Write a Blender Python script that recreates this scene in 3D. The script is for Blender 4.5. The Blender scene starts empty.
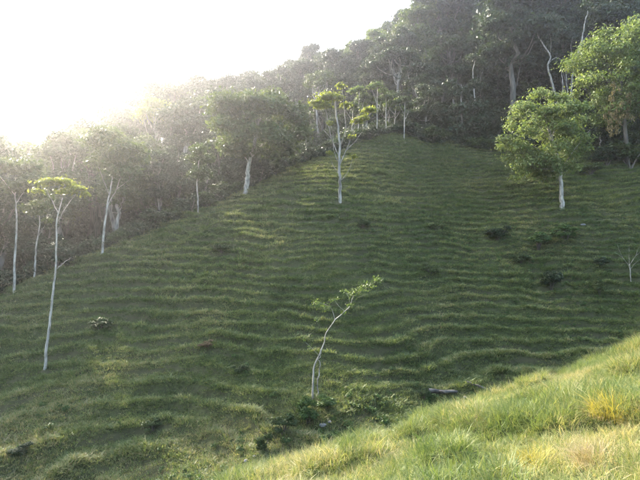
import bpy, math, random
import numpy as np
from mathutils import Vector

# ------------------------------------------------------------------ camera, sky, sun, exposure
scene = bpy.context.scene
col = scene.collection
F = 493.0                                   # focal length in pixels of the 640 x 480 photograph
cam_d = bpy.data.cameras.new('camera')
cam_d.sensor_width = 36.0
cam_d.lens = 36.0 * F / 640.0
cam_d.clip_start = 0.05
cam_d.clip_end = 3000.0
cam = bpy.data.objects.new('camera', cam_d)
cam.location = (0, 0, 0)
cam.rotation_euler = (math.radians(90), 0, 0)
col.objects.link(cam)
scene.camera = cam

SUN_AZ, SUN_EL = -38.0, 28.0                # degrees from the view axis (left is negative), and up
world = bpy.data.worlds.new('World')
scene.world = world
world.use_nodes = True
wn = world.node_tree.nodes
wl = world.node_tree.links
bg = wn['Background']
sky = wn.new('ShaderNodeTexSky')
sky.sky_type = 'NISHITA'
sky.sun_disc = False
sky.sun_elevation = math.radians(SUN_EL)
sky.sun_rotation = math.radians(SUN_AZ)
sky.air_density = 1.0
sky.dust_density = 4.0
sky.ozone_density = 1.0
wl.new(sky.outputs[0], bg.inputs[0])
bg.inputs[1].default_value = 0.15

sun_d = bpy.data.lights.new('sun', 'SUN')
sun_d.energy = 2.6
sun_d.angle = math.radians(0.6)
sun_d.color = (1.0, 0.91, 0.76)
sun = bpy.data.objects.new('sun', sun_d)
a, e = math.radians(SUN_AZ), math.radians(SUN_EL)
SUN_DIR = Vector((math.sin(a) * math.cos(e), math.cos(a) * math.cos(e), math.sin(e)))
sun.rotation_euler = SUN_DIR.to_track_quat('Z', 'Y').to_euler()
sun.location = SUN_DIR * 150
col.objects.link(sun)

vs = scene.view_settings
vs.view_transform = 'Standard'
vs.look = 'None'
vs.gamma = 1.0
vs.exposure = 3.3
scene.render.engine = 'CYCLES'
scene.cycles.use_denoising = True
scene.cycles.use_adaptive_sampling = True
scene.cycles.adaptive_threshold = .03
scene.cycles.max_bounces = 5
scene.cycles.diffuse_bounces = 2
scene.cycles.glossy_bounces = 2
scene.cycles.transmission_bounces = 4
scene.cycles.volume_bounces = 0
scene.cycles.sample_clamp_indirect = 4.0

RNG = np.random.default_rng(7)
random.seed(7)

# ------------------------------------------------------------------ noise and the lie of the land
def _hash(ix, iy, seed):
    n = (ix.astype(np.int64) * 374761393 + iy.astype(np.int64) * 668265263 + seed * 1442695041) & 0x7fffffff
    n = ((n ^ (n >> 13)) * 1274126177) & 0x7fffffff
    return ((n ^ (n >> 16)) & 0xffff) / 65535.0

def vnoise(x, y, seed=0):
    x = np.asarray(x, float); y = np.asarray(y, float)
    ix = np.floor(x).astype(np.int64); iy = np.floor(y).astype(np.int64)
    fx = x - ix; fy = y - iy
    fx = fx * fx * fx * (fx * (fx * 6 - 15) + 10); fy = fy * fy * fy * (fy * (fy * 6 - 15) + 10)
    a = _hash(ix, iy, seed); b = _hash(ix + 1, iy, seed); c = _hash(ix, iy + 1, seed); d = _hash(ix + 1, iy + 1, seed)
    return ((a * (1 - fx) + b * fx) * (1 - fy) + (c * (1 - fx) + d * fx) * fy) * 2 - 1

def fbm(x, y, seed=0, oct=3):
    s = 0; amp = 1; t = 0
    for k in range(oct):
        s = s + amp * vnoise(x * 2 ** k + 13.7 * k, y * 2 ** k - 7.1 * k, seed + k); t += amp; amp *= .5
    return s / t

def sstep(a, b, x):
    t = np.clip((x - a) / (b - a), 0, 1)
    return t * t * (3 - 2 * t)

def P(u, v, d):
    return ((u - 320) / F * d, d, -(v - 240) / F * d)

def near_plane(x, y):
    return -1.62 + .285 * x - .28 * y

ctrl = []
# the near bank: a leaning shelf that rolls over into the little valley
for x in (-9, -5, -1, 3, 7, 11, 15):
    for y in (-6, 0, 4, 8):
        ye = 10.15 + .29 * x
        if y < ye - 1:
            ctrl.append((x, y, near_plane(x, y)))
    ctrl.append((x, ye, near_plane(x, ye) + .02))
for x in (-9, -4, 1, 6, 11, 16):
    ye = 10.15 + .29 * x
    ze = near_plane(x, ye)
    ctrl.append((x, ye + 3.2, ze - 2.0 - .06 * max(0, 6 - x)))
ctrl += [(-16, 4, -7.6), (-16, -6, -5), (-14, 12, -9.8), (24, 0, 6), (24, 10, 1.2), (26, 20, -2.5), (0, -15, 1.5), (20, -15, 9), (-20, -15, -2)]
# valley floor
ctrl += [P(0, 470, 21), P(100, 472, 21.5), P(200, 468, 21), P(300, 432, 22.3), P(370, 412, 24.5), P(430, 396, 27), P(520, 376, 30.5), P(640, 338, 36)]
ctrl += [(-22, 17, -11), (33, 36, -4.0), (45, 38, -.5), (-5, 16.5, -9.2), (5, 19, -8.5), (13, 23.5, -8.1)]
# the hillside pasture
ctrl += [P(0, 400, 27), P(45, 370, 30), P(15, 293, 38), P(35, 280, 40), P(103, 253, 44), P(198, 213, 50), P(245, 193, 54), P(300, 165, 60), P(340, 201, 49),
         P(400, 137, 66), P(370, 150, 63), P(310, 400, 25), P(400, 300, 37), P(400, 350, 31), P(250, 300, 35), P(250, 360, 29), P(150, 300, 36.5), P(150, 380, 28),
         P(550, 300, 40), P(540, 340, 35), P(450, 220, 52), P(430, 162, 65), P(460, 150, 68), P(562, 208, 51), P(640, 240, 47), P(640, 290, 41), P(520, 165, 64),
         P(600, 160, 62), P(640, 150, 64), P(400, 240, 45), P(300, 240, 42), P(180, 250, 43.5), P(480, 280, 42.5)]
ctrl += [(60, 45, 6), (60, 65, 16)]
# behind the shoulder and up into the wood
ctrl += [(-30, 45, -5), (-30, 58, -3), (-20, 66, 2), (-8, 72, 8), (-45, 60, -4), (-45, 85, 3), (-25, 85, 9), (-60, 100, 6), (-40, 110, 17), (-20, 105, 19),
         (4, 80, 16.5), (-2, 95, 20), (-5, 112, 27), (15, 90, 23), (22, 112, 35), (33, 88, 26), (45, 110, 38), (65, 85, 26), (70, 120, 42), (10, 130, 38), (-40, 135, 20), (-70, 130, 10), (-70, 60, -2), (45, 132, 46), (20, 165, 60), (60, 165, 62), (-30, 165, 32), (-70, 165, 18)]
CT = np.array(ctrl)
def _tps(r2):
    return np.where(r2 > 1e-9, r2 * np.log(np.maximum(r2, 1e-9)), 0)
_n = len(CT)
_A = np.zeros((_n + 3, _n + 3))
_d2 = ((CT[:, None, :2] - CT[None, :, :2]) ** 2).sum(-1)
_A[:_n, :_n] = _tps(_d2) + np.eye(_n) * 6.0
_A[:_n, _n] = 1; _A[:_n, _n + 1:] = CT[:, :2]
_A[_n, :_n] = 1; _A[_n + 1:, :_n] = CT[:, :2].T
_W = np.linalg.solve(_A, np.concatenate([CT[:, 2], np.zeros(3)]))

def base_height(x, y):
    x = np.clip(np.asarray(x, float), -70, 72); y = np.clip(np.asarray(y, float), -15, 165)
    sh = x.shape; x = x.ravel(); y = y.ravel(); out = np.empty_like(x)
    for i in range(0, len(x), 40000):
        xs = x[i:i + 40000]; ys = y[i:i + 40000]
        r2 = (xs[:, None] - CT[None, :, 0]) ** 2 + (ys[:, None] - CT[None, :, 1]) ** 2
        out[i:i + 40000] = _tps(r2) @ _W[:_n] + _W[_n] + _W[_n + 1] * xs + _W[_n + 2] * ys
    return out.reshape(sh)

EDGE = np.array([(-80, 30), (-32, 34), (-24, 41), (-19.4, 46), (-12.4, 52), (-8.2, 56), (-2.3, 61), (4, 65), (10.5, 68), (18, 70), (26.8, 67.5), (34, 65.5), (41.5, 65.5), (80, 62)])
def edge_y(x):
    return np.interp(x, EDGE[:, 0], EDGE[:, 1])
def bank_y(x):
    return 10.15 + .29 * np.asarray(x)
def hill_mask(x, y):                        # 1 on the terraced pasture
    return sstep(0, 5, y - (bank_y(x) + 8.5)) * (1 - sstep(0, 4, y - edge_y(x) - 1))

def terrace(x, y, h):
    """cattle tracks: returns displacement and lip strength 0..1"""
    m = hill_mask(x, y)
    w = .60 * fbm(x * .075, y * .075, 3, 3) + .20 * vnoise(x * .26, y * .30, 9) + .07 * vnoise(x * .9, y * .9, 10) + .05 * x * vnoise(x * .03, y * .05, 21)
    sp = .60
    c = (h + w) / sp
    k = np.floor(c); p = c - k
    vary = _hash(k.astype(np.int64), (k * 0).astype(np.int64), 5)
    st = .52 + .62 * sstep(-.55, .5, fbm(x * .13 + vary * 31, y * .13, 14, 2)) + .25 * (vary - .5)
    st = np.clip(st + .3 * sstep(34, 46, y), .10, 1.15) * (.35 + .65 * sstep(-.45, .15, fbm(x * .33 + 40 * vary, y * .33, 77, 2))) * m
    s = sstep(.40, .97, p)
    lip = np.exp(-((p - .0) / .09) ** 2) + np.exp(-((p - 1.0) / .075) ** 2)
    d = sp * (s - p) * st * 1.3 + (.20 + .08 * sstep(34, 48, y)) * lip * st * (.6 + .6 * vnoise(x * .9, y * .9, 17))
    return d, lip * st, p

TRACK = np.array([P(u_, v_, d_)[:2] for u_, v_, d_ in ((150, 252, 42.5), (185, 236, 44.5), (232, 214, 48), (290, 208, 48), (340, 203, 49), (400, 194, 53), (440, 190, 56))])
def track_dist(x, y):
    # uphill distance from the worn path that crosses the hillside
    return y - np.interp(x, TRACK[:, 0], TRACK[:, 1])
def track_cut(x, y):
    s_ = track_dist(x, y) + .35 * vnoise(x * .35, y * 0, 5)
    on = sstep(TRACK[0, 0], TRACK[0, 0] + 4, x) * (1 - sstep(TRACK[-1, 0] - 4, TRACK[-1, 0], x))
    return -.55 * s_ * np.exp(-(s_ / .95) ** 2) * on, np.exp(-((s_ - .25) / .35) ** 2) * on

def ground(x, y):
    x = np.asarray(x, float); y = np.asarray(y, float)
    h = base_height(x, y)
    d, lip, p = terrace(x, y, h)
    m = hill_mask(x, y)
    near = 1 - sstep(10, 16, np.hypot(x, y))
    rough = .10 * fbm(x * .8, y * .8, 30, 3) + .11 * m * fbm(x * 1.5, y * 1.9, 33, 3)
    tuss = .17 * (sstep(.1, .7, vnoise(x * 1.25, y * 1.25, 40))) * (1 - m)
    return h + d + rough + tuss * (y < 25) + track_cut(x, y)[0]

def gz(x, y):
    return float(ground(np.array([x]), np.array([y]))[0])

def project(x, y, z):
    return 320 + F * x / y, 240 - F * z / y

def unproject(u, v, d0=20, d1=140):
    """where the ray through a photograph pixel meets the ground"""
    d = np.linspace(d0, d1, 600)
    hit = np.nonzero(ground((u - 320) / F * d, d) >= -(v - 240) / F * d)[0]
    dd = d[hit[0]] if len(hit) else d1
    x = (u - 320) / F * dd
    return x, dd, gz(x, dd)

# ------------------------------------------------------------------ materials
def nodes_of(name):
    m = bpy.data.materials.new(name); m.use_nodes = True
    nt = m.node_tree; nt.nodes.clear()
    return m, nt, nt.nodes.new

def ramp(nt, stops):
    r = nt.nodes.new('ShaderNodeValToRGB')
    el = r.color_ramp.elements
    while len(el) < len(stops):
        el.new(.5)
    for e_, (p_, c_) in zip(el, stops):
        e_.position = p_; e_.color = (*c_, 1)
    return r

def leaf_material(name, stops, transl=.38, tint=(1.15, 1.2, .55), obj_var=.35, patch=None, rough=.55):
    m, nt, N = nodes_of(name)
    L = nt.links.new
    geo = N('ShaderNodeNewGeometry'); oi = N('ShaderNodeObjectInfo')
    add = N('ShaderNodeMath'); add.operation = 'MULTIPLY_ADD'; add.inputs[1].default_value = 1 - obj_var
    L(geo.outputs['Random Per Island'], add.inputs[0])
    mul = N('ShaderNodeMath'); mul.operation = 'MULTIPLY'; mul.inputs[1].default_value = obj_var
    L(oi.outputs['Random'], mul.inputs[0]); L(mul.outputs[0], add.inputs[2])
    fac = add.outputs[0]
    if patch:                                # patches of drier grass that follow the ground
        nz = N('ShaderNodeTexNoise'); nz.inputs['Scale'].default_value = patch[0]; nz.inputs['Detail'].default_value = 4
        L(geo.outputs['Position'], nz.inputs['Vector'])
        mr = N('ShaderNodeMapRange'); mr.inputs[1].default_value = .32; mr.inputs[2].default_value = .68
        mr.inputs[3].default_value = -patch[1]; mr.inputs[4].default_value = patch[1]
        L(nz.outputs[0], mr.inputs[0])
        a2 = N('ShaderNodeMath'); a2.operation = 'ADD'; a2.use_clamp = True
        L(fac, a2.inputs[0]); L(mr.outputs[0], a2.inputs[1]); fac = a2.outputs[0]
    r = ramp(nt, stops); L(fac, r.inputs[0])
    p = N('ShaderNodeBsdfPrincipled'); p.inputs['Roughness'].default_value = rough
    p.inputs['Specular IOR Level'].default_value = .15
    L(r.outputs[0], p.inputs['Base Color'])
    t = N('ShaderNodeBsdfTranslucent')
    mx = N('ShaderNodeMix'); mx.data_type = 'RGBA'; mx.blend_type = 'MULTIPLY'; mx.inputs[0].default_value = 1
    mx.inputs[7].default_value = (*tint, 1); L(r.outputs[0], mx.inputs[6]); L(mx.outputs[2], t.inputs[0])
    ms = N('ShaderNodeMixShader'); ms.inputs[0].default_value = transl
    L(p.outputs[0], ms.inputs[1]); L(t.outputs[0], ms.inputs[2])
    o = N('ShaderNodeOutputMaterial'); L(ms.outputs[0], o.inputs[0])
    return m

def bark_material(name, dark, light, scale=3.0, stretch=.25):
    m, nt, N = nodes_of(name)
    L = nt.links.new
    tc = N('ShaderNodeTexCoord'); mp = N('ShaderNodeMapping'); mp.inputs['Scale'].default_value = (1, 1, stretch)
    L(tc.outputs['Object'], mp.inputs[0])
    nz = N('ShaderNodeTexNoise'); nz.inputs['Scale'].default_value = scale; nz.inputs['Detail'].default_value = 5
    L(mp.outputs[0], nz.inputs['Vector'])
    r = ramp(nt, [(.36, dark), (.60, light)]); L(nz.outputs[0], r.inputs[0])
    p = N('ShaderNodeBsdfPrincipled'); p.inputs['Roughness'].default_value = .85
    L(r.outputs[0], p.inputs['Base Color'])
    b = N('ShaderNodeBump'); b.inputs['Strength'].default_value = .5; b.inputs['Distance'].default_value = .03
    L(nz.outputs[0], b.inputs['Height']); L(b.outputs[0], p.inputs['Normal'])
    o = N('ShaderNodeOutputMaterial'); L(p.outputs[0], o.inputs[0])
    return m

def ground_material():
    m, nt, N = nodes_of('pasture_soil')
    L = nt.links.new
    geo = N('ShaderNodeNewGeometry')
    n1 = N('ShaderNodeTexNoise'); n1.inputs['Scale'].default_value = .35; n1.inputs['Detail'].default_value = 6
    n2 = N('ShaderNodeTexNoise'); n2.inputs['Scale'].default_value = 7; n2.inputs['Detail'].default_value = 6
    L(geo.outputs['Position'], n1.inputs['Vector']); L(geo.outputs['Position'], n2.inputs['Vector'])
    r1 = ramp(nt, [(.3, (.020, .030, .011)), (.55, (.042, .056, .019)), (.75, (.070, .074, .029))])
    L(n1.outputs[0], r1.inputs[0])
    r2 = ramp(nt, [(.40, (.016, .016, .008)), (.62, (.075, .082, .030))])
    L(n2.outputs[0], r2.inputs[0])
    mx = N('ShaderNodeMix'); mx.data_type = 'RGBA'; mx.inputs[0].default_value = .5
    L(r1.outputs[0], mx.inputs[6]); L(r2.outputs[0], mx.inputs[7])
    # brown earth of path and risers, its colour also deepening the risers' shade
    at = N('ShaderNodeAttribute'); at.attribute_name = 'bare'
    mb = N('ShaderNodeMix'); mb.data_type = 'RGBA'; mb.inputs[7].default_value = (.050, .046, .024, 1)
    L(at.outputs['Fac'], mb.inputs[0]); L(mx.outputs[2], mb.inputs[6])
    p = N('ShaderNodeBsdfPrincipled'); p.inputs['Roughness'].default_value = 1.0; p.inputs['Specular IOR Level'].default_value = 0.0
    L(mb.outputs[2], p.inputs['Base Color'])
    b = N('ShaderNodeBump'); b.inputs['Strength'].default_value = .7; b.inputs['Distance'].default_value = .06
    L(n2.outputs[0], b.inputs['Height']); L(b.outputs[0], p.inputs['Normal'])
    o = N('ShaderNodeOutputMaterial'); L(p.outputs[0], o.inputs[0])
    return m

M = {}
M['ground'] = ground_material()
M['grass_hill'] = leaf_material('pasture_grass_blades', [(0, (.041, .066, .022)), (.45, (.084, .118, .040)), (.8, (.145, .164, .064)), (1, (.21, .19, .10))], .35, tint=(1.14, 1.1, .66), patch=(.16, .30))
M['grass_fringe'] = leaf_material('track_lip_grass', [(0, (.090, .122, .040)), (.5, (.155, .175, .064)), (1, (.245, .222, .112))], .4, tint=(1.12, 1.12, .68), patch=(.2, .25))  # paler dry blades, their colour also brightening the lips as sunlight would
M['grass_near'] = leaf_material('long_grass_blades', [(0, (.062, .098, .030)), (.42, (.120, .152, .050)), (.70, (.215, .208, .088)), (1, (.35, .29, .155))], .38, tint=(1.1, 1.07, .6), patch=(.5, .36))
M['weed'] = leaf_material('broad_weed_leaf', [(0, (.028, .056, .016)), (.6, (.052, .090, .026)), (1, (.090, .124, .040))], .3)
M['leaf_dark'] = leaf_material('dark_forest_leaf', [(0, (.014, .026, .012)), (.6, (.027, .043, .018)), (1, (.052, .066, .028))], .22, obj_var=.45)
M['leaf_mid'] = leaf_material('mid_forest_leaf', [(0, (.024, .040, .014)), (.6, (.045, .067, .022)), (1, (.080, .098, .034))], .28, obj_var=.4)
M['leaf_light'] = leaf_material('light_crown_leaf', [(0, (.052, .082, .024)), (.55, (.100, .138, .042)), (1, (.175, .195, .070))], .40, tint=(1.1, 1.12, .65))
M['leaf_yellow'] = leaf_material('yellow_green_leaf', [(0, (.085, .105, .020)), (.5, (.150, .170, .036)), (1, (.230, .215, .060))], .45)
M['leaf_dry'] = leaf_material('dry_hanging_leaf', [(0, (.10, .080, .034)), (.5, (.17, .135, .062)), (1, (.235, .190, .100))], .3)
M['leaf_rust'] = leaf_material('rusty_fern_leaf', [(0, (.055, .042, .024)), (.5, (.098, .066, .038)), (1, (.14, .100, .058))], .3)
M['bark_pale'] = bark_material('pale_bark', (.11, .098, .075), (.31, .285, .235), 5, .4)
M['bark_grey'] = bark_material('grey_bark', (.075, .066, .052), (.26, .24, .20))
M['bark_dark'] = bark_material('dark_bark', (.030, .025, .018), (.11, .095, .072))
M['stone'] = bark_material('grey_field_stone', (.07, .066, .055), (.20, .19, .17), 6, 1)

# ------------------------------------------------------------------ helpers
def link(name, mesh, mat, parent=None, loc=None):
    o = bpy.data.objects.new(name, mesh)
    if mat is not None and len(mesh.materials) == 0:
        mesh.materials.append(mat)
    col.objects.link(o)
    if parent is not None:
        o.parent = parent
    if loc is not None:
        o.location = loc
    return o

def thing(name, label, cat, loc, rz=0, scale=1, group=None):
    o = bpy.data.objects.new(name, None)
    o.empty_display_size = .3
    o.location = loc; o.rotation_euler = (0, 0, rz); o.scale = (scale,) * 3 if np.isscalar(scale) else scale
    col.objects.link(o)
    o['label'] = label; o['category'] = cat
    if group:
        o['group'] = group
    return o

def mesh_np(name, V, polys_flat, per, smooth=False):
    me = bpy.data.meshes.new(name)
    V = np.asarray(V, np.float32); Fc = np.asarray(polys_flat, np.int32).reshape(-1, per)
    me.vertices.add(len(V)); me.vertices.foreach_set('co', V.ravel())
    me.loops.add(Fc.size); me.loops.foreach_set('vertex_index', Fc.ravel())
    me.polygons.add(len(Fc))
    me.polygons.foreach_set('loop_start', np.arange(0, Fc.size, per, dtype=np.int32))
    me.polygons.foreach_set('loop_total', np.full(len(Fc), per, np.int32))
    if smooth:
        me.polygons.foreach_set('use_smooth', np.ones(len(Fc), bool))
    me.update(calc_edges=True)
    me.validate()
    return me

class Tubes:
    """tapered limbs joined into one mesh"""
    def __init__(s):
        s.V = []; s.F = []
    def add(s, pts, rad, sides=6):
        pts = np.asarray(pts, float); n = len(pts)
        base = len(s.V)
        for i in range(n):
            t = pts[min(i + 1, n - 1)] - pts[max(i - 1, 0)]
            t /= np.linalg.norm(t) + 1e-9
            if i == 0:
                a_ = np.cross(t, (0, 0, 1) if abs(t[2]) < .9 else (1, 0, 0))
            else:
                a_ = a_ - t * np.dot(a_, t)
            a_ = a_ / (np.linalg.norm(a_) + 1e-9)
            b_ = np.cross(t, a_)
            for k in range(sides):
                an = 2 * math.pi * k / sides
                s.V.append(pts[i] + rad[i] * (math.cos(an) * a_ + math.sin(an) * b_))
        for i in range(n - 1):
            for k in range(sides):
                k2 = (k + 1) % sides
                s.F.append((base + i * sides + k, base + i * sides + k2, base + (i + 1) * sides + k2, base + (i + 1) * sides + k))
        tip = len(s.V); s.V.append(pts[-1] + .5 * rad[-1] * (pts[-1] - pts[-2]) / (np.linalg.norm(pts[-1] - pts[-2]) + 1e-9))
        for k in range(sides):
            q = base + (n - 1) * sides
            s.F.append((q + k, q + (k + 1) % sides, tip, tip))
    def mesh(s, name):
        me = bpy.data.meshes.new(name)
        me.from_pydata([tuple(v) for v in s.V], [], [f if f[2] != f[3] else f[:3] for f in s.F])
        me.polygons.foreach_set('use_smooth', np.ones(len(me.polygons), bool))
        me.update()
        return me

def smooth_path(pts, n, rng, wob=.0):
    pts = np.asarray(pts, float)
    t = np.linspace(0, len(pts) - 1, n)
    out = []
    for x in t:
        i = min(int(x), len(pts) - 2); f = x - i
        p0 = pts[max(i - 1, 0)]; p1 = pts[i]; p2 = pts[i + 1]; p3 = pts[min(i + 2, len(pts) - 1)]
        out.append(.5 * ((2 * p1) + (-p0 + p2) * f + (2 * p0 - 5 * p1 + 4 * p2 - p3) * f * f + (-p0 + 3 * p1 - 3 * p2 + p3) * f ** 3))
    out = np.array(out)
    if wob:
        j = rng.normal(0, wob, out.shape); j[0] = 0; j[:, 2] *= .4
        out += j
    return out

def leaf_cloud(rng, clusters, n, size, flat=.5, shell=.45, droop=0, aspect=.48):
    """clusters: list of (centre, radii).  Returns V (n*4,3): one diamond-shaped leaf spray each"""
    C = np.array([c for c, r in clusters], float); R = np.array([np.broadcast_to(r, 3) for c, r in clusters], float)
    w = (R[:, 0] * R[:, 1] + R[:, 0] * R[:, 2]); w = w / w.sum()
    idx = rng.choice(len(C), n, p=w)
    d = rng.normal(size=(n, 3)); d /= np.linalg.norm(d, axis=1)[:, None]
    d[:, 2] = np.where(d[:, 2] < -.25, d[:, 2] * rng.uniform(-.6, 1, n), d[:, 2])
    r = rng.random(n) ** shell
    r = r * (1 + .22 * rng.normal(size=n) * (rng.random(n) < .35))
    pos = C[idx] + d * r[:, None] * R[idx]
    nr = d * .5 + rng.normal(size=(n, 3)) * .55; nr[:, 2] += flat
    nr /= np.linalg.norm(nr, axis=1)[:, None]
    t = np.cross(nr, rng.normal(size=(n, 3))); t[:, 2] -= droop; t /= np.linalg.norm(t, axis=1)[:, None]
    b = np.cross(nr, t); b /= np.linalg.norm(b, axis=1)[:, None] + 1e-9
    s = size * rng.uniform(.55, 1.3, n)[:, None]
    bend = nr * s * .18
    V = np.stack([pos - t * s, pos + b * s * aspect + bend, pos + t * s - bend, pos - b * s * aspect + bend], 1)
    return V.reshape(-1, 3)

def leaves_mesh(name, V):
    n = len(V) // 4
    return mesh_np(name, V, np.arange(n * 4), 4)

# ------------------------------------------------------------------ ground
def axis(a0, a1, step, lo, hi):
    core = list(np.arange(a0, a1, step)); s = step; v = a0; left = []
    while v > lo:
        s = min(s * 1.16, 9); v -= s; left.append(v)
    s = step; v = core[-1]; right = []
    while v < hi:
        s = min(s * 1.16, 9); v += s; right.append(v)
    return np.array(left[::-1] + core + right)
gx = axis(-30, 42, .21, -215, 215)
gy = axis(2, 70, .135, -60, 230)
XX, YY = np.meshgrid(gx, gy)
ZZ = ground(XX, YY)
h0 = base_height(XX, YY); _, LIP, PH = terrace(XX, YY, h0)
nx, ny = len(gx), len(gy)
I = np.arange(nx * ny).reshape(ny, nx)
quads = np.stack([I[:-1, :-1], I[:-1, 1:], I[1:, 1:], I[1:, :-1]], -1).reshape(-1, 4)
gm = mesh_np('hillside_ground', np.stack([XX, YY, ZZ], -1).reshape(-1, 3), quads, 4, True)
att = gm.attributes.new('bare', 'FLOAT', 'POINT')
riser = np.exp(-((PH - .70) / .15) ** 2)
bare = (riser * hill_mask(XX, YY) * (.35 + .5 * sstep(-.3, .5, vnoise(XX * .3, YY * .3, 51))))
bare = np.maximum(bare, .9 * track_cut(XX, YY)[1])
att.data.foreach_set('value', bare.ravel().astype(np.float32))
ground_o = link('ground', gm, M['ground'])
ground_o['kind'] = 'structure'

# ------------------------------------------------------------------ grass
def blade_tuft(name, rng, n, rad, hmin, hmax, width, lean, mat, segs=3):
    V = []; Fq = []
    for i in range(n):
        an = rng.uniform(0, 2 * math.pi); r = rad * math.sqrt(rng.random())
        b = np.array([r * math.cos(an), r * math.sin(an), -.03])
        h = rng.uniform(hmin, hmax) * (1.1 - .4 * r / rad)
        la = an + rng.normal(0, .9); ln = lean * h * rng.uniform(.2, 1.2)
        sd = np.array([-math.sin(la + rng.normal(0, .8)), math.cos(la), 0]) * width * rng.uniform(.6, 1.3)
        k0 = len(V)
        for s in range(segs + 1):
            t = s / segs
            c = b + np.array([math.cos(la) * ln * t * t, math.sin(la) * ln * t * t, h * (t - .28 * (ln / h) * t * t)])
            w = sd * (1 - t) ** .6
            if s < segs:
                V += [c - w, c + w]
            else:
                V.append(c)
        for s in range(segs - 1):
            Fq.append((k0 + 2 * s, k0 + 2 * s + 1, k0 + 2 * s + 3, k0 + 2 * s + 2))
        Fq.append((k0 + 2 * segs - 2, k0 + 2 * segs - 1, k0 + 2 * segs))
    me = bpy.data.meshes.new(name)
    me.from_pydata([tuple(v) for v in V], [], Fq)
    me.materials.append(mat)
    me.update()
    return me

def scatter(name, pts, rot, scl, sources, label, cat, mat):
    """one countless mass of small plants: points carrying instances of a few tufts"""
    src = bpy.data.collections.new(name + '_tufts')
    for me in sources:
        src.objects.link(bpy.data.objects.new(me.name, me))
    me = bpy.data.meshes.new(name)
    me.vertices.add(len(pts)); me.vertices.foreach_set('co', np.asarray(pts, np.float32).ravel())
    ar = me.attributes.new('rot', 'FLOAT_VECTOR', 'POINT'); ar.data.foreach_set('vector', np.asarray(rot, np.float32).ravel())
    asc = me.attributes.new('scl', 'FLOAT_VECTOR', 'POINT'); asc.data.foreach_set('vector', np.asarray(scl, np.float32).ravel())
    me.update()
    o = link(name, me, mat)
    ng = bpy.data.node_groups.new(name + '_nodes', 'GeometryNodeTree')
    ng.interface.new_socket('Geometry', in_out='INPUT', socket_type='NodeSocketGeometry')
    ng.interface.new_socket('Geometry', in_out='OUTPUT', socket_type='NodeSocketGeometry')
    N = ng.nodes.new; L = ng.links.new
    gi = N('NodeGroupInput'); go = N('NodeGroupOutput')
    ip = N('GeometryNodeInstanceOnPoints'); ci = N('GeometryNodeCollectionInfo')
    ci.inputs['Collection'].default_value = src
    ci.inputs['Separate Children'].default_value = True; ci.inputs['Reset Children'].default_value = True
    na = N('GeometryNodeInputNamedAttribute'); na.data_type = 'FLOAT_VECTOR'; na.inputs['Name'].default_value = 'rot'
    ns = N('GeometryNodeInputNamedAttribute'); ns.data_type = 'FLOAT_VECTOR'; ns.inputs['Name'].default_value = 'scl'
    er = N('FunctionNodeEulerToRotation')
    L(gi.outputs[0], ip.inputs['Points']); L(ci.outputs[0], ip.inputs['Instance'])
    ip.inputs['Pick Instance'].default_value = True
    L(na.outputs[0], er.inputs[0]); L(er.outputs[0], ip.inputs['Rotation']); L(ns.outputs[0], ip.inputs['Scale'])
    L(ip.outputs[0], go.inputs[0])
    md = o.modifiers.new('tufts', 'NODES'); md.node_group = ng
    o['kind'] = 'stuff'; o['label'] = label; o['category'] = cat
    return o

rg = np.random.default_rng(11)
hill_tufts = [blade_tuft('hill_tuft', np.random.default_rng(100 + k), 34, .30, .08, .28, .015, 1.0, M['grass_hill'], 2) for k in range(5)]
n = 290000
px = rg.uniform(-33, 46, n); py = rg.uniform(13, 72, n)
hb = base_height(px, py); _, lp, ph = terrace(px, py, hb)
hm = hill_mask(px, py)
keep = (py > bank_y(px) + 2.5) & (py < edge_y(px) + 3)
dens = .75 + .25 * np.clip(lp, 0, 1) - .62 * np.exp(-((ph - .72) / .14) ** 2) * hm * (.45 + .55 * sstep(-.4, .4, vnoise(px * .3, py * .3, 51)))
keep &= rg.random(n) < dens * (1 - .75 * track_cut(px, py)[1])
px, py, lp, ph = px[keep], py[keep], lp[keep], ph[keep]
pz = ground(px, py)
big = sstep(.15, .8, fbm(px * .35, py * .35, 61, 2))
s = rg.uniform(.55, 1.0, len(px)) * (1 + .5 * np.clip(lp, 0, 1) + .5 * big)
scl = np.stack([s * 1.15, s * 1.15, s * rg.uniform(.7, 1.2, len(px))], -1)
rot = np.stack([rg.normal(.12, .16, len(px)), rg.normal(0, .16, len(px)), rg.uniform(0, 6.28, len(px))], -1)
scatter('pasture_grass', np.stack([px, py, pz], -1), rot, scl, hill_tufts, 'short tufted green pasture grass covering the terraced hillside', 'grass', M['grass_hill'])

fringe = [blade_tuft('fringe_tuft', np.random.default_rng(150 + k), 30, .20, .14, .34, .013, 1.3, M['grass_fringe'], 2) for k in range(4)]
n = 420000
px = rg.uniform(-33, 46, n); py = rg.uniform(13, 72, n)
hb = base_height(px, py); _, lp, ph = terrace(px, py, hb)
keep = (rg.random(n) < .7 * np.clip(lp - .2, 0, 1) * sstep(-.5, .3, fbm(px * .5, py * .5, 93, 2))) & (py > bank_y(px) + 4) & (py < edge_y(px))
px, py = px[keep], py[keep]; pz = ground(px, py)
s = rg.uniform(.6, 1.25, len(px)); print('fringe', len(px))
scatter('fringe_grass', np.stack([px, py, pz], -1), np.stack([rg.normal(.25, .2, len(px)), rg.normal(0, .2, len(px)), rg.normal(0, 1.2, len(px))], -1), np.stack([s, s, s], -1),
        fringe, 'paler grass fringing the lips of the cattle tracks on the hillside', 'grass', M['grass_fringe'])

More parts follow.
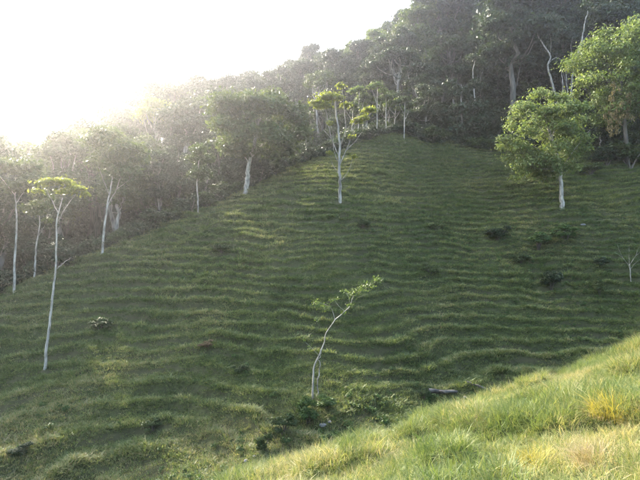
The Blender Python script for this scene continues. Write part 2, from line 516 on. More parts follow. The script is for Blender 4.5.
near_tufts = [blade_tuft('near_tuft', np.random.default_rng(200 + k), 60, .16, .06, .25, .0036, 1.3, M['grass_near'], 4) for k in range(6)]
n = 56000
px = rg.uniform(-13, 19, n); py = rg.uniform(1.0, 18, n)
dist = np.hypot(px, py)
keep = (py < bank_y(px) + 3.2) & (dist > 1.3)
px, py = px[keep], py[keep]
pz = ground(px, py)
big = sstep(.0, .65, vnoise(px * 1.25, py * 1.25, 40))
low = sstep(.2, .7, vnoise(px * .8, py * .8, 71))
s = rg.uniform(.6, 1.1, len(px)) * (.85 + .55 * big - .18 * low)
scl = np.stack([s, s, s * rg.uniform(.7, 1.25, len(px))], -1)
rot = np.stack([rg.normal(0, .32, len(px)), rg.normal(-.05, .32, len(px)), rg.uniform(0, 6.28, len(px))], -1)
scatter('long_grass', np.stack([px, py, pz], -1), rot, scl, near_tufts, 'long sunlit yellow green grass on the near bank in the foreground', 'grass', M['grass_near'])

# broad-leaved weeds along the valley floor and in the shaded hollow
def weed_mesh(name, rng, n=16):
    cl = [((rng.normal(0, .12), rng.normal(0, .12), rng.uniform(.08, .26)), (.16, .16, .12)) for k in range(4)]
    me = leaves_mesh(name, leaf_cloud(rng, cl, n * 9, .05, .7, .7, 0, .5)); me.materials.append(M['weed'])
    return me
weeds = [weed_mesh('weed', np.random.default_rng(300 + k)) for k in range(4)]
n = 24000
px = rg.uniform(-20, 44, n); py = rg.uniform(14, 70, n)
vb = py - (bank_y(px) + 9.5 + .25 * np.maximum(px, 0))
wv = (.35 + .35 * sstep(-2, 4, px)) * np.exp(-(vb / 4.0) ** 2) * sstep(-.35, .3, fbm(px * .22, py * .22, 82, 2))
hol = np.exp(-(((px - 19) / 8.5) ** 2 + ((py - 49) / 8) ** 2)) * .75
lowp = .10 * sstep(.2, .6, fbm(px * .2, py * .2, 88, 2))
keep = (rg.random(n) < wv + hol + lowp) & (py > bank_y(px) + 3.5) & (py < edge_y(px))
px, py = px[keep], py[keep]; pz = ground(px, py)
s = rg.uniform(.45, 1.1, len(px))
scatter('leafy_weeds', np.stack([px, py, pz], -1), np.stack([rg.normal(0, .15, len(px)), rg.normal(0, .15, len(px)), rg.uniform(0, 6.28, len(px))], -1),
        np.stack([s, s, s], -1), weeds, 'low broad leaved weeds among the grass of the valley bottom', 'weeds', M['weed'])

n = 14000
px = rg.uniform(-70, 62, n); py = edge_y(px) + rg.uniform(0, 1, n) ** 1.4 * np.where(px < -5, 72, 30) - .5
pz = ground(px, py); s = rg.uniform(1.2, 3.6, n)
under_src = []
for k in range(3):
    me = weeds[k].copy(); me.name = 'undergrowth_plant'; me.materials.clear(); me.materials.append(M['leaf_dark']); under_src.append(me)
scatter('undergrowth', np.stack([px, py, pz], -1), np.stack([rg.normal(0, .15, n), rg.normal(0, .15, n), rg.uniform(0, 6.28, n)], -1),
        np.stack([s, s, s * rg.uniform(.7, 1.3, n)], -1), under_src, 'dark leafy undergrowth covering the floor of the wood', 'undergrowth', M['leaf_dark'])

# ------------------------------------------------------------------ trees
def tree_meshes(name, seed, kind, h, leaf=.26, nleaf=7000, trunk_r=None, lean=(0, 0)):
    """returns (trunk mesh, crown mesh) standing on the origin, h metres high"""
    rng = np.random.default_rng(seed)
    T = Tubes()
    tr = trunk_r or .018 * h + .06
    cl = []
    top = np.array([lean[0], lean[1], h * .86])
    path = smooth_path([(0, 0, -.5), (rng.normal(0, .02) * h, rng.normal(0, .02) * h, h * .3), (lean[0] * .5 + rng.normal(0, .03) * h, lean[1] * .5 + rng.normal(0, .03) * h, h * .58), top], 12, rng, .012 * h)
    def limb(fr, c, r0):
        i = min(int(fr * 11), 10); p0 = path[i]
        c = np.asarray(c, float)
        mid = p0 * .5 + c * .5 + np.array([0, 0, -.06 * h]) + rng.normal(0, .02 * h, 3)
        T.add(smooth_path([p0, mid, c], 6, rng, .006 * h), np.linspace(r0, .02 + .002 * h, 6), 5)
    if kind == 'broad':
        T.add(path, np.linspace(tr * 1.25, tr * .22, 12), 7)
        R = .36 * h
        for k in range(24):
            an = rng.uniform(0, 6.28); q = rng.random() ** .6; zf = rng.uniform(.30, .97)
            rr = R * math.sqrt(max(.08, 1 - ((zf - .52) / .52) ** 2)) * q
            c = np.array([lean[0] * zf + rr * math.cos(an), lean[1] * zf + rr * math.sin(an), h * zf - .03 * h])
            r = h * rng.uniform(.075, .145)
            cl.append((c, (r * 1.2, r * 1.2, r * .8)))
            if k % 2 == 0:
                limb(min(.9, zf * .75), c, tr * .34)
    elif kind == 'tall':
        T.add(path, np.linspace(tr * 1.15, tr * .2, 12), 7)
        for k in range(17):
            an = rng.uniform(0, 6.28); zf = rng.uniform(.42, .98)
            rr = h * .20 * math.sqrt(max(.06, 1 - ((zf - .7) / .33) ** 2)) * rng.uniform(.3, 1)
            c = np.array([lean[0] * zf + rr * math.cos(an), lean[1] * zf + rr * math.sin(an), h * zf - .02 * h])
            r = h * rng.uniform(.055, .11)
            cl.append((c, (r * 1.25, r * 1.25, r * .75)))
            if k % 2 == 0:
                limb(min(.95, zf * .8), c, tr * .32)
    elif kind == 'umbrella':
        T.add(path, np.linspace(tr, tr * .3, 12), 6)
        for k in range(15):
            an = rng.uniform(0, 6.28); rr = h * .24 * math.sqrt(rng.random())
            c = np.array([lean[0] + rr * math.cos(an), lean[1] + rr * math.sin(an), h * (.93 - .25 * (rr / (.24 * h)) ** 2 * .5) - .02 * h + rng.normal(0, .012 * h)])
            r = h * rng.uniform(.05, .085)
            c[2] -= h * rng.uniform(0, .10); cl.append((c, (r * 1.4, r * 1.4, r * .72)))
            limb(rng.uniform(.55, .85), c, tr * .4)
    elif kind == 'under':                       # low, leafy to the ground
        T.add(path, np.linspace(tr, tr * .2, 12), 6)
        for k in range(22):
            an = rng.uniform(0, 6.28); zf = rng.uniform(.08, .95)
            rr = h * .38 * math.sqrt(max(.08, 1 - ((zf - .38) / .62) ** 2)) * rng.random() ** .5
            c = np.array([rr * math.cos(an), rr * math.sin(an), h * zf])
            r = h * rng.uniform(.08, .16)
            cl.append((c, (r * 1.15, r * 1.15, r * .85)))
    V = leaf_cloud(rng, cl, nleaf, leaf, .45)
    # a loose veil of stray sprays that breaks the outline
    V2 = leaf_cloud(rng, [(c, np.asarray(r) * 1.55) for c, r in cl], nleaf // 9, leaf * .9, .3, .3)
    return T.mesh(name + '_trunk'), leaves_mesh(name + '_crown', np.concatenate([V, V2]))

protos = {}
for kind, cnt, h, leaf, nl in (('broad', 5, 12, .25, 11000), ('tall', 5, 16, .27, 9500), ('umbrella', 3, 13, .22, 5600), ('under', 3, 6, .19, 5000)):
    protos[kind] = [tree_meshes('%s_%d' % (kind, k), 500 + 17 * k + len(kind) * 7, kind, h, leaf, nl) + (h,) for k in range(cnt)]

# --- where the wood may rise: skyline as (u, v), low at left to imitate glare, raised off-frame for shade
SKY = np.array([(-200, 70), (-40, 92), (-12, 125), (0, 146), (60, 132), (100, 110), (125, 96), (145, 84), (160, 79), (200, 76), (230, 73), (250, 66), (265, 59), (285, 63), (300, 55), (330, 46), (350, 41), (370, 33), (390, 19), (405, 6), (425, -15), (500, -80), (640, -130), (900, -160)])
def sky_v(u):
    return float(np.interp(u, SKY[:, 0], SKY[:, 1]))

LIT = [(22, 50, 9.5), (18, 50, 7.5), (25, 50, 9), (33, 58, 18), (36, 58, 15), (29, 58, 15)] + [(x_, y_, float(base_height(np.array([x_]), np.array([y_]))[0]) + .5) for x_, y_ in ((-5, 41), (-3, 46), (-2, 31), (0, 34), (3, 30), (2, 39), (22, 36), (9, 44), (12, 60), (5, 48), (24, 45), (32, 50), (20, 53), (30, 40), (34, 46), (28, 53), (16, 50), (18, 60), (10, 55), (-1, 56), (3, 54), (1, 52), (4, 58), (6, 42), (9, 50), (8, 62), (12, 36), (15, 56), (19, 40), (28, 44), (14, 46), (24, 58))]       # crowns that the evening sun reaches over the wood
def sun_cap(x, y, r):
    """highest top a tree at x, y may have without shading those crowns"""
    cap = 1e9
    for (lx, ly, lz) in LIT:
        dx, dy = x - lx, y - ly
        sx, sy = math.sin(math.radians(SUN_AZ)), math.cos(math.radians(SUN_AZ))
        t = dx * sx + dy * sy
        if t > 2.5 and abs(dx * sy - dy * sx) < r + 1.2:
            cap = min(cap, lz + t * math.tan(math.radians(SUN_EL)))
    return cap

wood = []                                      # (x, y, z, h, kind)
rw = np.random.default_rng(23)
taken = []
def free(x, y, r):
    return all((x - a_) ** 2 + (y - b_) ** 2 > (r + c_) ** 2 for a_, b_, c_ in taken)

def tree_copy(kind, k, name, label, loc, h, rz, mat_leaf, mat_bark, group, wide=1.0):
    tm, cm, ph_ = protos[kind][k]
    s_ = h / ph_
    o = thing(name, label, 'tree', loc, rz, (s_ * wide, s_ * wide, s_), group)
    t_ = tm if len(tm.materials) == 0 else tm
    for nm, me, mt in (('trunk', tm, mat_bark), ('crown', cm, mat_leaf)):
        c = bpy.data.objects.new(nm, me)
        if len(me.materials) == 0:
            me.materials.append(mt)
        col.objects.link(c); c.parent = o
        c.material_slots[0].link = 'OBJECT'; c.material_slots[0].material = mt
    return o

# --- individually placed trees of the photograph -----------------------------------------
def custom_tree(name, label, seed, base_uv, trunk_uv, limbs_uv, clumps_uv, r0, bark, leaf_mat, leaf, nleaf, depth_jit=1.0, d0=18, flat=.45, shell=.45, group=None, extra=None, cat='tree', dbase=None):
    """trunk_uv / limbs_uv: image polylines lifted to the tree's own distance; clumps: (u, v, ru, rv, doff) in pixels"""
    rng = np.random.default_rng(seed)
    if dbase is None:
        x, d, z = unproject(base_uv[0], base_uv[1], d0)
    else:
        d = dbase; x = (base_uv[0] - 320) / F * d; z = gz(x, d)
    k = d / F
    def loc(u, v, doff=0):
        return np.array([(u - base_uv[0]) * k, doff, (base_uv[1] - v) * k])
    o = thing(name, label, cat, (x, d, z), group=group)
    T = Tubes()
    if trunk_uv:
        pts = [loc(*base_uv) - np.array([0, 0, .4])] + [loc(p[0], p[1], p[2] if len(p) > 2 else rng.normal(0, .05)) for p in trunk_uv]
        n_ = 6 + 3 * len(pts)
        T.add(smooth_path(pts, n_, rng, r0 * .16), r0 * (np.linspace(1, .35, n_) + .45 * np.exp(-np.arange(n_) * 1.1)), 8)
    link('trunk', T.mesh('trunk'), bark, o)
    for L_ in limbs_uv:
        r1 = L_[0] * .55; B = Tubes()
        pts = [loc(p[0], p[1], p[2] if len(p) > 2 else 0) for p in L_[1:]]
        n_ = 3 + 3 * len(pts)
        B.add(smooth_path(pts, n_, rng, r1 * .6), np.linspace(r1, r1 * .3, n_), 6)
        link('branch', B.mesh('branch'), bark, o)
    if clumps_uv:
        cl = [(loc(c[0], c[1], (c[4] if len(c) > 4 else rng.normal(0, depth_jit))), (c[2] * k, (c[2] * k if len(c) < 6 else c[5]), c[3] * k)) for c in clumps_uv]
        V = leaf_cloud(rng, cl, nleaf, leaf, flat, shell)
        V = np.concatenate([V, leaf_cloud(rng, [(c, np.asarray(r) * 1.4) for c, r in cl], nleaf // 8, leaf * .9, .3, .3)])
        link('crown', leaves_mesh('crown', V), leaf_mat, o)
    taken.append((x, d, 1.8))
    return o, (x, d, z), k

rc = np.random.default_rng(41)
def rings(rng, cu, cv, ru, rv, n, cr, dr, k):
    """clump list filling an oval crown (pixels), with depth spread dr in metres"""
    out = []
    for i in range(n):
        a_ = rng.uniform(0, 6.28); q = rng.random() ** .5
        c = cr * rng.uniform(.6, 1.25)
        zz = rng.uniform(-1, 1)
        out.append((cu + ru * q * math.cos(a_), cv + rv * q * math.sin(a_), c * 1.15, c * .74, zz * dr * math.sqrt(max(0, 1 - q * q * .8))))
    return out

# the lit round tree on the right-hand slope
cl = rings(rc, 545, 138, 37, 40, 74, 10.5, 3.4, .1)
cl += [(505, 142, 11, 6, 0), (510, 160, 10, 6, .5), (502, 150, 7, 4, .5), (520, 110, 12, 7, 0), (540, 96, 13, 7, 0), (560, 100, 12, 7, 0), (580, 120, 11, 7, .5), (586, 150, 10, 7, .3), (524, 175, 9, 6, -.5), (516, 180, 8, 5, 0), (550, 182, 9, 5, .6), (575, 170, 9, 6, 0)]
custom_tree('round_tree', 'sunlit round crowned tree with pale trunk alone on the right slope', 900, (562, 209), [(561, 190), (559, 165), (552, 140), (546, 118)],
            [(.10, (559, 168), (545, 150, 1), (525, 140, 1.5)), (.09, (560, 172), (572, 150, -1), (582, 135, -1.5)), (.08, (553, 145), (535, 120, .5), (525, 108, .5)), (.07, (558, 170), (535, 172, -1), (518, 168, -1.2)), (.07, (552, 138), (565, 115, 1), (570, 105, 1))],
            cl, .24, M['bark_pale'], M['leaf_light'], .165, 19000, shell=.6)
# forked open tree on the crest of the pasture
custom_tree('forked_tree', 'slender forked tree with open yellow green tufts on the pasture crest', 901, (340, 201), [(340, 185), (339, 165), (340, 148), (338, 130), (336, 112), (335, 96)],
            [(.10, (339, 168), (346, 150, .5), (352, 135, .6), (356, 120, .6)), (.09, (339, 158), (332, 140, -.4), (328, 122, -.6), (324, 106, -.6)), (.06, (346, 150, .5), (358, 138, .2), (366, 124, .2), (370, 112, .2)), (.05, (332, 140, -.4), (322, 128, -.2), (316, 110, -.1)), (.06, (340, 182), (349, 170, .5), (353, 158, .5)), (.05, (340, 176), (333, 166, -.3), (330, 156, -.3)), (.07, (339, 150), (345, 132, -.5), (344, 112, -.6), (342, 92, -.5)), (.06, (339, 164), (334, 150, .5), (333, 132, .7), (330, 118, .8)), (.05, (346, 150, .5), (350, 140, .9), (349, 124, 1.1))],
            [(318, 104, 9, 4, -.2), (328, 99, 11, 5, -.5), (338, 98, 7, 4, 0), (324, 108, 9, 4, -.6), (346, 104, 6, 3, .5), (357, 120, 6, 3.5, .6), (370, 110, 8, 4, .2), (365, 118, 5, 3, .2), (330, 125, 4, 2.5, -.5), (352, 136, 4, 2.5, .5), (330, 154, 3.5, 2.5, -.3), (354, 156, 3.5, 2.5, .5), (341, 86, 5, 3, .2)],
            .16, M['bark_grey'], M['leaf_yellow'], .15, 4600, .6, shell=.85)
# thin young stems along the foot of the wood above the crest
for i, (u_, vb, vt) in enumerate(((351, 150, 112), (358, 149, 98), (366, 147, 108), (377, 144, 92), (386, 142, 104), (394, 140, 110), (404, 139, 100))):
    j_ = rc.normal(0, 1.5)
    custom_tree('young_tree', 'thin young tree on the crest, %s of seven right of the forked tree' % ('first second third fourth fifth sixth seventh'.split()[i]), 960 + i, (u_, vb),
                [(u_ + j_ * .5, vb * .6 + vt * .4), (u_ + j_, vt + 6), (u_ + j_ * 1.6, vt)], [(.07, (u_ + j_ * .5, vb * .55 + vt * .45), (u_ + 4 + j_, vb * .3 + vt * .7, .3), (u_ + 6, vt + 6, .4)), (.06, (u_ + j_ * .6, vb * .4 + vt * .6), (u_ - 4, vt + 8, -.3), (u_ - 6, vt + 3, -.3))],
                [(u_ + j_, vt, 6, 3, 0), (u_ + 6, vt + 5, 5, 2.6, .4), (u_ - 6, vt + 3, 5, 2.6, -.3)], .075, M['bark_pale'], M['leaf_light'] if i % 2 else M['leaf_mid'], .17, 800, .3, dbase=66.5 + (i % 3) * .8, group='young trees on the pasture crest')
# leaning sapling in the valley bottom
custom_tree('leaning_sapling', 'thin pale leaning sapling with twin stems and few leaves in the valley', 902, (312, 402), [(313, 385), (314, 370), (318, 360), (324, 346), (326, 336), (335, 322)],
            [(.075, (317, 402, .15), (318, 385, .1), (320, 370, .05), (320, 360, 0), (321, 352, 0)), (.045, (335, 322), (345, 314, .1), (351, 307, .2), (354, 298, .2), (364, 293, .2), (380, 281, .3)), (.03, (335, 322), (332, 312, -.1), (327, 307, -.2), (318, 304, -.2)), (.02, (319, 358), (312, 350, -.1), (305, 344, -.1)), (.02, (351, 307, .2), (348, 298, 0), (343, 292, 0)), (.018, (345, 314, .1), (338, 308, .3), (334, 302, .4)), (.016, (354, 298, .2), (360, 300, .3), (368, 297, .4))],
            [(378, 283, 7, 5, .3), (370, 289, 8, 6, .3), (362, 293, 9, 7, .2), (354, 297, 9, 7, .2), (345, 294, 5, 3, 0), (338, 302, 5, 3, .3), (350, 308, 6, 4, .2), (318, 305, 7, 5, -.2), (325, 309, 7, 5, -.2), (332, 303, 3, 2, 0), (304, 342, 3.5, 2.5, -.1), (310, 348, 3, 2, -.1), (344, 316, 4, 3, .1), (316, 322, 4, 2.5, -.2)],
            0.052, M['bark_pale'], M['leaf_light'], .065, 800, .35, flat=.2, shell=.9)
# slender pale trunks at the left
custom_tree('slender_tree', 'slender pale trunk with side stub and flat yellow crown, nearest at left', 903, (44, 371), [(47, 345), (50, 318), (54, 290), (56, 265), (57, 240), (58, 218), (63, 200)],
            [(.07, (55, 272), (62, 266, .1), (69, 260, .2)), (.05, (57, 225), (66, 205, .3), (75, 193, .5)), (.05, (58, 215), (52, 198, -.3), (48, 188, -.4))],
            [(60, 184, 14, 4, 0), (72, 190, 11, 4, .6), (50, 186, 10, 4, -.4), (64, 194, 10, 3, .3), (80, 196, 6, 3, .6), (42, 194, 6, 3, -.5)],
            .088, M['bark_pale'], M['leaf_yellow'], .13, 1700, .6, shell=.8)
custom_tree('slender_tree', 'straight pale trunk at the left picture edge, hazy crown in the glare', 904, (14, 294), [(15, 270), (16, 245), (17, 220), (15, 198), (16, 180)],
            [(.06, (16, 205), (22, 190, .5), (30, 178, .5)), (.06, (16, 198), (9, 186, -.4), (2, 176, -.5))],
            rings(rc, 14, 178, 24, 16, 22, 9, 2.2, .1),
            .10, M['bark_pale'], M['leaf_mid'], .20, 4200)
custom_tree('slender_tree', 'pale forked trunk at the wood edge, left of the hill shoulder', 905, (102, 255), [(104, 235), (106, 215), (109, 195), (113, 178), (116, 160)],
            [(.08, (106, 210), (114, 190, .4), (121, 170, .5), (124, 155, .5)), (.06, (109, 195), (103, 175, -.4), (98, 160, -.5)), (.05, (114, 190, .4), (126, 180, .6), (133, 172, .7))],
            rings(rc, 113, 154, 26, 24, 28, 10, 2.4, .1),
            .12, M['bark_pale'], M['leaf_mid'], .20, 5200)
custom_tree('slender_tree', 'short thin pale trunk between the two taller pale trunks at left', 906, (34, 279), [(35, 262), (36, 246), (39, 230), (40, 212)],
            [(.04, (37, 240), (43, 226, .3), (47, 215, .4))], rings(rc, 40, 206, 13, 17, 12, 7, 1.3, .1), .09, M['bark_pale'], M['leaf_mid'], .17, 1300)
custom_tree('slender_tree', 'small thin grey trunk standing at the wood edge beside the light streak', 907, (198, 214), [(198, 200), (197, 186), (198, 172), (199, 160)],
            [(.05, (198, 182), (204, 172, .3), (208, 166, .4))], rings(rc, 200, 162, 14, 17, 14, 7, 1.4, .1), .09, M['bark_pale'], M['leaf_mid'], .18, 1700)
# the big dense tree with the white trunk behind the shoulder
cl = rings(rc, 258, 128, 42, 36, 60, 12, 4.2, .1)
custom_tree('dense_tree', 'large dense grey green tree with short white trunk at hill shoulder', 908, (245, 195), [(247, 180), (249, 165), (254, 145), (258, 120)],
            [(.13, (249, 165), (236, 145, 1), (225, 128, 1.5)), (.13, (250, 160), (270, 140, -1), (285, 125, -1.5)), (.11, (254, 145), (246, 118, -1), (240, 104, -1))],
            cl, .30, M['bark_pale'], M['leaf_mid'], .25, 16000)
# bright tall tree at the right edge with dry hanging vines
cl = rings(rc, 610, 66, 34, 50, 60, 12, 4.0, .1) + rings(rc, 650, 40, 34, 44, 30, 13, 4.0, .1)
big, bl, bk = custom_tree('tall_tree', 'tall bright green tree with dry hanging vines at the right edge', 909, (628, 152), [(627, 135), (625, 112), (622, 85), (620, 55), (618, 35)],
            [(.16, (625, 112), (606, 90, 1), (592, 70, 1.5)), (.15, (624, 105), (642, 80, -1), (655, 60, -1.5)), (.12, (622, 85), (604, 55, -1), (596, 40, -1)), (.12, (621, 70), (640, 45, 1), (650, 25, 1.5))],
            cl, .28, M['bark_dark'], M['leaf_light'], .19, 24000, dbase=60)
vr = np.random.default_rng(77)
vc = []
for i in range(26):
    u_ = vr.uniform(594, 646); v0 = vr.uniform(78, 112)
    for j in range(4):
        vc.append((np.array([(u_ - 628 + vr.normal(0, .6)) * bk, vr.uniform(-3.6, -1.5), (152 - v0 - j * 6.0) * bk]), (.28, .28, .55)))
link('hanging_vines', leaves_mesh('hanging_vines', leaf_cloud(vr, vc, 3600, .16, -.2, .6, 1.4, .35)), M['leaf_dry'], big)['label'] = 'dry straw coloured vines hanging from the crown'
# bare pale trunks in the dark wood at the upper right
bt = [((556, 96), [(557, 80), (554, 60), (548, 40), (550, 28), (540, 12), (532, -6)], [(.10, (549, 36), (556, 30), (566, 34), (574, 30)), (.06, (550, 28), (551, 14), (548, 2))], 'crooked bare pale trunk bending left in the dark upper wood'),
      ((567, 98), [(568, 80), (567, 60), (566, 44)], [(.05, (567, 60), (563, 48), (562, 40))], 'short straight bare pale trunk, left of the close pair in dark wood'),
      ((572, 99), [(571, 80), (572, 58), (575, 40), (581, 20), (585, 0), (588, -12)], [(.06, (575, 40), (571, 26), (573, 14)), (.05, (581, 20), (590, 10), (597, 4))], 'tall bare pale trunk slanting right beside the bright tall tree'),
      ((561, 94), [(561, 75), (563, 55), (561, 38)], [], 'thin bare pale trunk between the crooked one and the close pair'),
      ((475, 92), [(476, 75), (474, 58), (473, 40), (475, 28)], [(.06, (474, 58), (480, 46), (483, 38))], 'pale trunk rising in dark wood above the dark round tree'),
      ((453, 92), [(454, 78), (453, 65), (450, 56)], [], 'short pale stem in dark wood above the dark round tree')]
for i, (b_, t_, l_, lab) in enumerate(bt):
    top_ = t_[-1]
    custom_tree('bare_tree', lab, 920 + i, b_, t_, l_, [(top_[0] - 3, top_[1] - 3, 8, 4, 0), (top_[0] + 6, top_[1] + 2, 7, 4, .5)] if i > 0 else [(top_[0] + 2, top_[1], 9, 5, 0)], .19 if i in (0, 2) else .13, M['bark_pale'], M['leaf_dark'], .2, 420, dbase=74 if i < 4 else 76, group='bare pale trunks in the dark wood')
# dark low tree at the forest edge and its neighbours
def proto_at(kind, k, name, label, u, v, d, h, mat, bark='bark_dark', wide=1.0, rz=0.0, group=None):
    x = (u - 320) / F * d; z = gz(x, d)
    taken.append((x, d, 2.2))
    return tree_copy(kind, k, name, label, (x, d, z), h, rz, M[mat], M[bark], group, wide)
def h_for(u, vtop, d):
    x = (u - 320) / F * d
    return (240 - vtop) / F * d - gz(x, d)
def by_top(kind, k, name, label, u, vtop, d, mat, bark='bark_grey', wide=1.0, rz=0.0, group=None):
    return proto_at(kind, k, name, label, u, 0, d, h_for(u, vtop, d), mat, bark, wide, rz, group)
by_top('under', 0, 'dark_tree', 'dark round tree leafy to the ground at the forest edge', 462, 76, 71, 'leaf_dark', wide=.92)
by_top('broad', 1, 'edge_tree', 'olive broad tree over thin trunks at the top of the pasture', 388, 90, 71, 'leaf_mid', 'bark_pale', rz=1.1)
by_top('tall', 2, 'edge_tree', 'light leaved tree left of the olive broad tree above the crest', 362, 95, 68.5, 'leaf_light', 'bark_pale', .9, 2.0)
by_top('broad', 3, 'edge_tree', 'dark leafy tree between the olive broad tree and dark round tree', 425, 84, 73, 'leaf_dark', rz=.4)
by_top('umbrella', 0, 'umbrella_tree', 'flat topped pale tree rising behind the forked tree', 318, 66, 86, 'leaf_mid', 'bark_grey', .8, .4)
by_top('umbrella', 1, 'umbrella_tree', 'small crowned emergent tree standing clear above the skyline', 310, 38, 112, 'leaf_dark', 'bark_grey', .55, .4)
by_top('umbrella', 2, 'umbrella_tree', 'flat spreading crown on the skyline left of the emergent tree', 205, 70, 104, 'leaf_dark', 'bark_grey', .9, 1.4)
by_top('umbrella', 1, 'umbrella_tree', 'pale star leaved tree fading into the sun glare at left', 158, 92, 84, 'leaf_yellow', 'bark_grey', .8, 2.4)
by_top('under', 1, 'dark_tree', 'small dark rounded tree just left of the forked tree', 305, 130, 63.5, 'leaf_dark', wide=.85, rz=2)
by_top('tall', 4, 'edge_tree', 'pale leaved tree leaning at the top right of the dark hollow', 495, 118, 72, 'leaf_dark', 'bark_grey', 1.0, 3.0)
by_top('under', 2, 'dark_tree', 'dark low tree under the bright tall tree at right', 600, 118, 63.5, 'leaf_dark', wide=1.0, rz=.5)

for i, (kd, k_, u_, v_, d_, lm_, lab) in enumerate((
        ('broad', 0, 118, 106, 92, 'leaf_mid', 'leftmost broad tree of the hazy skyline right of the glare'),
        ('tall', 1, 135, 94, 95, 'leaf_dark', 'tall tree second along the hazy skyline right of the glare'),
        ('broad', 2, 152, 84, 99, 'leaf_dark', 'broad tree third along the hazy skyline right of the glare'),
        ('tall', 3, 169, 80, 97, 'leaf_mid', 'tall tree fourth along the hazy skyline right of the glare'),
        ('broad', 4, 186, 78, 101, 'leaf_dark', 'broad tree fifth along the hazy skyline right of the glare'),
        ('tall', 0, 224, 74, 100, 'leaf_dark', 'tall tree sixth along the hazy skyline right of the glare'),
        ('broad', 1, 243, 68, 104, 'leaf_dark', 'broad tree seventh along the hazy skyline right of the glare'))):
    by_top(kd, k_, 'skyline_tree', lab, u_, v_, d_, lm_, 'bark_dark', .8, i * 1.3, 'trees along the hazy skyline')
# --- the rest of the wood -------------------------------------------------------------------
def try_tree(x, y, hr, kind, r):
    z = gz(x, y)
    u = 320 + F * x / y
    cap = (240 - sky_v(u) - rw.uniform(0, 10)) / F * y - z
    cap = min(cap, max(sun_cap(x, y, r) - z, 0 if y < 96 else 13))
    if 528 < u < 605 and y < 76:                # keep the bare pale trunks in view
        cap = min(cap, (240 - 104) / F * y - z)
    if (463 < u < 488 or 446 < u < 460) and y < 78:
        cap = min(cap, (240 - 96) / F * y - z)
    h = min(hr, cap)
    return z, u, h
cands = [(x_ + rw.uniform(-1, 1), float(edge_y(x_)) + rw.uniform(1.5, 10), 0) for x_ in np.arange(-44, -4, 1.6)]
for x in np.arange(-62, 78, 3.0):
    for row in range(17):
        y = float(edge_y(x)) + 2.2 + row * 4.0
        cands.append((x + rw.uniform(-1.4, 1.4), y + rw.uniform(-1.6, 1.6), row))
rw.shuffle(cands)
cands = sorted(cands, key=lambda c: c[2])
placed = []
for x, y, row in cands:
    row = int(row)
    u = 320 + F * x / y
    if u < -170 or u > 800:
        continue
    kind = rw.choice(['broad', 'tall', 'tall', 'umbrella', 'under'] if row > 0 else ['broad', 'under', 'tall', 'under'])
    far = 1.3 if y > 94 else 1.0
    hr = far * {'broad': rw.uniform(10, 16), 'tall': rw.uniform(13, 21), 'umbrella': rw.uniform(12, 18), 'under': rw.uniform(4.5, 8)}[kind]
    r = {'broad': 2.5, 'tall': 2.0, 'umbrella': 1.7, 'under': 1.6}[kind]
    if not free(x, y, r):
        continue
    z, u, h = try_tree(x, y, hr, kind, r)
    if h < 3.2:
        continue
    if h < 8 and kind != 'under':
        kind = 'under'
    v_top = 240 - F * (z + h) / y
    if v_top < -190:                            # wholly above the frame
        if 240 - F * z / y < -40:
            continue
    taken.append((x, y, r)); placed.append((x, y, z, h, kind, u, v_top, row))
def zone_label(u, v_top, row, kind):
    sky_tree = v_top < sky_v(u) + 16
    look = {'broad': 'broad tree', 'tall': 'tall tree', 'umbrella': 'flat-topped tree', 'under': 'bushy tree'}[kind]
    where = ('in the glare at far left' if u < 130 else 'behind the hill shoulder' if u < 300 else
             'above the pasture crest' if u < 430 else 'above the dark hollow' if u < 545 else 'behind the bright tall tree')
    pos = 'on the skyline' if sky_tree and u < 410 else ('at the wood edge' if row < 2 else 'high upslope' if row > 5 else 'inside the wood')
    return look, where, pos
ORD = 'leftmost second third fourth fifth sixth seventh eighth ninth tenth eleventh twelfth thirteenth fourteenth fifteenth sixteenth seventeenth eighteenth'.split()
recs = []
for (x, y, z, h, kind, u, v_top, row) in placed:
    look, where, pos = zone_label(u, v_top, row, kind)
    q_ = rw.random()
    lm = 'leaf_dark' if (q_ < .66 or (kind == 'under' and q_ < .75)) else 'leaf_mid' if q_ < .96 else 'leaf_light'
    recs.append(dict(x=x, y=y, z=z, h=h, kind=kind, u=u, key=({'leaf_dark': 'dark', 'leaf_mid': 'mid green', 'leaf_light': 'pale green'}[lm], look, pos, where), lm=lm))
buckets = {}
for r_ in recs:
    buckets.setdefault(r_['key'], []).append(r_)
for key, lst in buckets.items():
    lst.sort(key=lambda r_: r_['u'])
    for i, r_ in enumerate(lst):
        lab = '%s %s %s %s' % key
        if len(lst) > 1 and i < 18:
            lab += ', leftmost' if i == 0 else ', %s from left' % ORD[i]
        k = int(rw.integers(len(protos[r_['kind']])))
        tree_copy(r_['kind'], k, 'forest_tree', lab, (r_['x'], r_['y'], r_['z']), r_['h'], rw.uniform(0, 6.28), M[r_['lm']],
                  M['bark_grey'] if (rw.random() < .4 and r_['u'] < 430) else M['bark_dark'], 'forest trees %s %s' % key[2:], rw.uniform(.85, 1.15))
print('forest trees', len(placed))

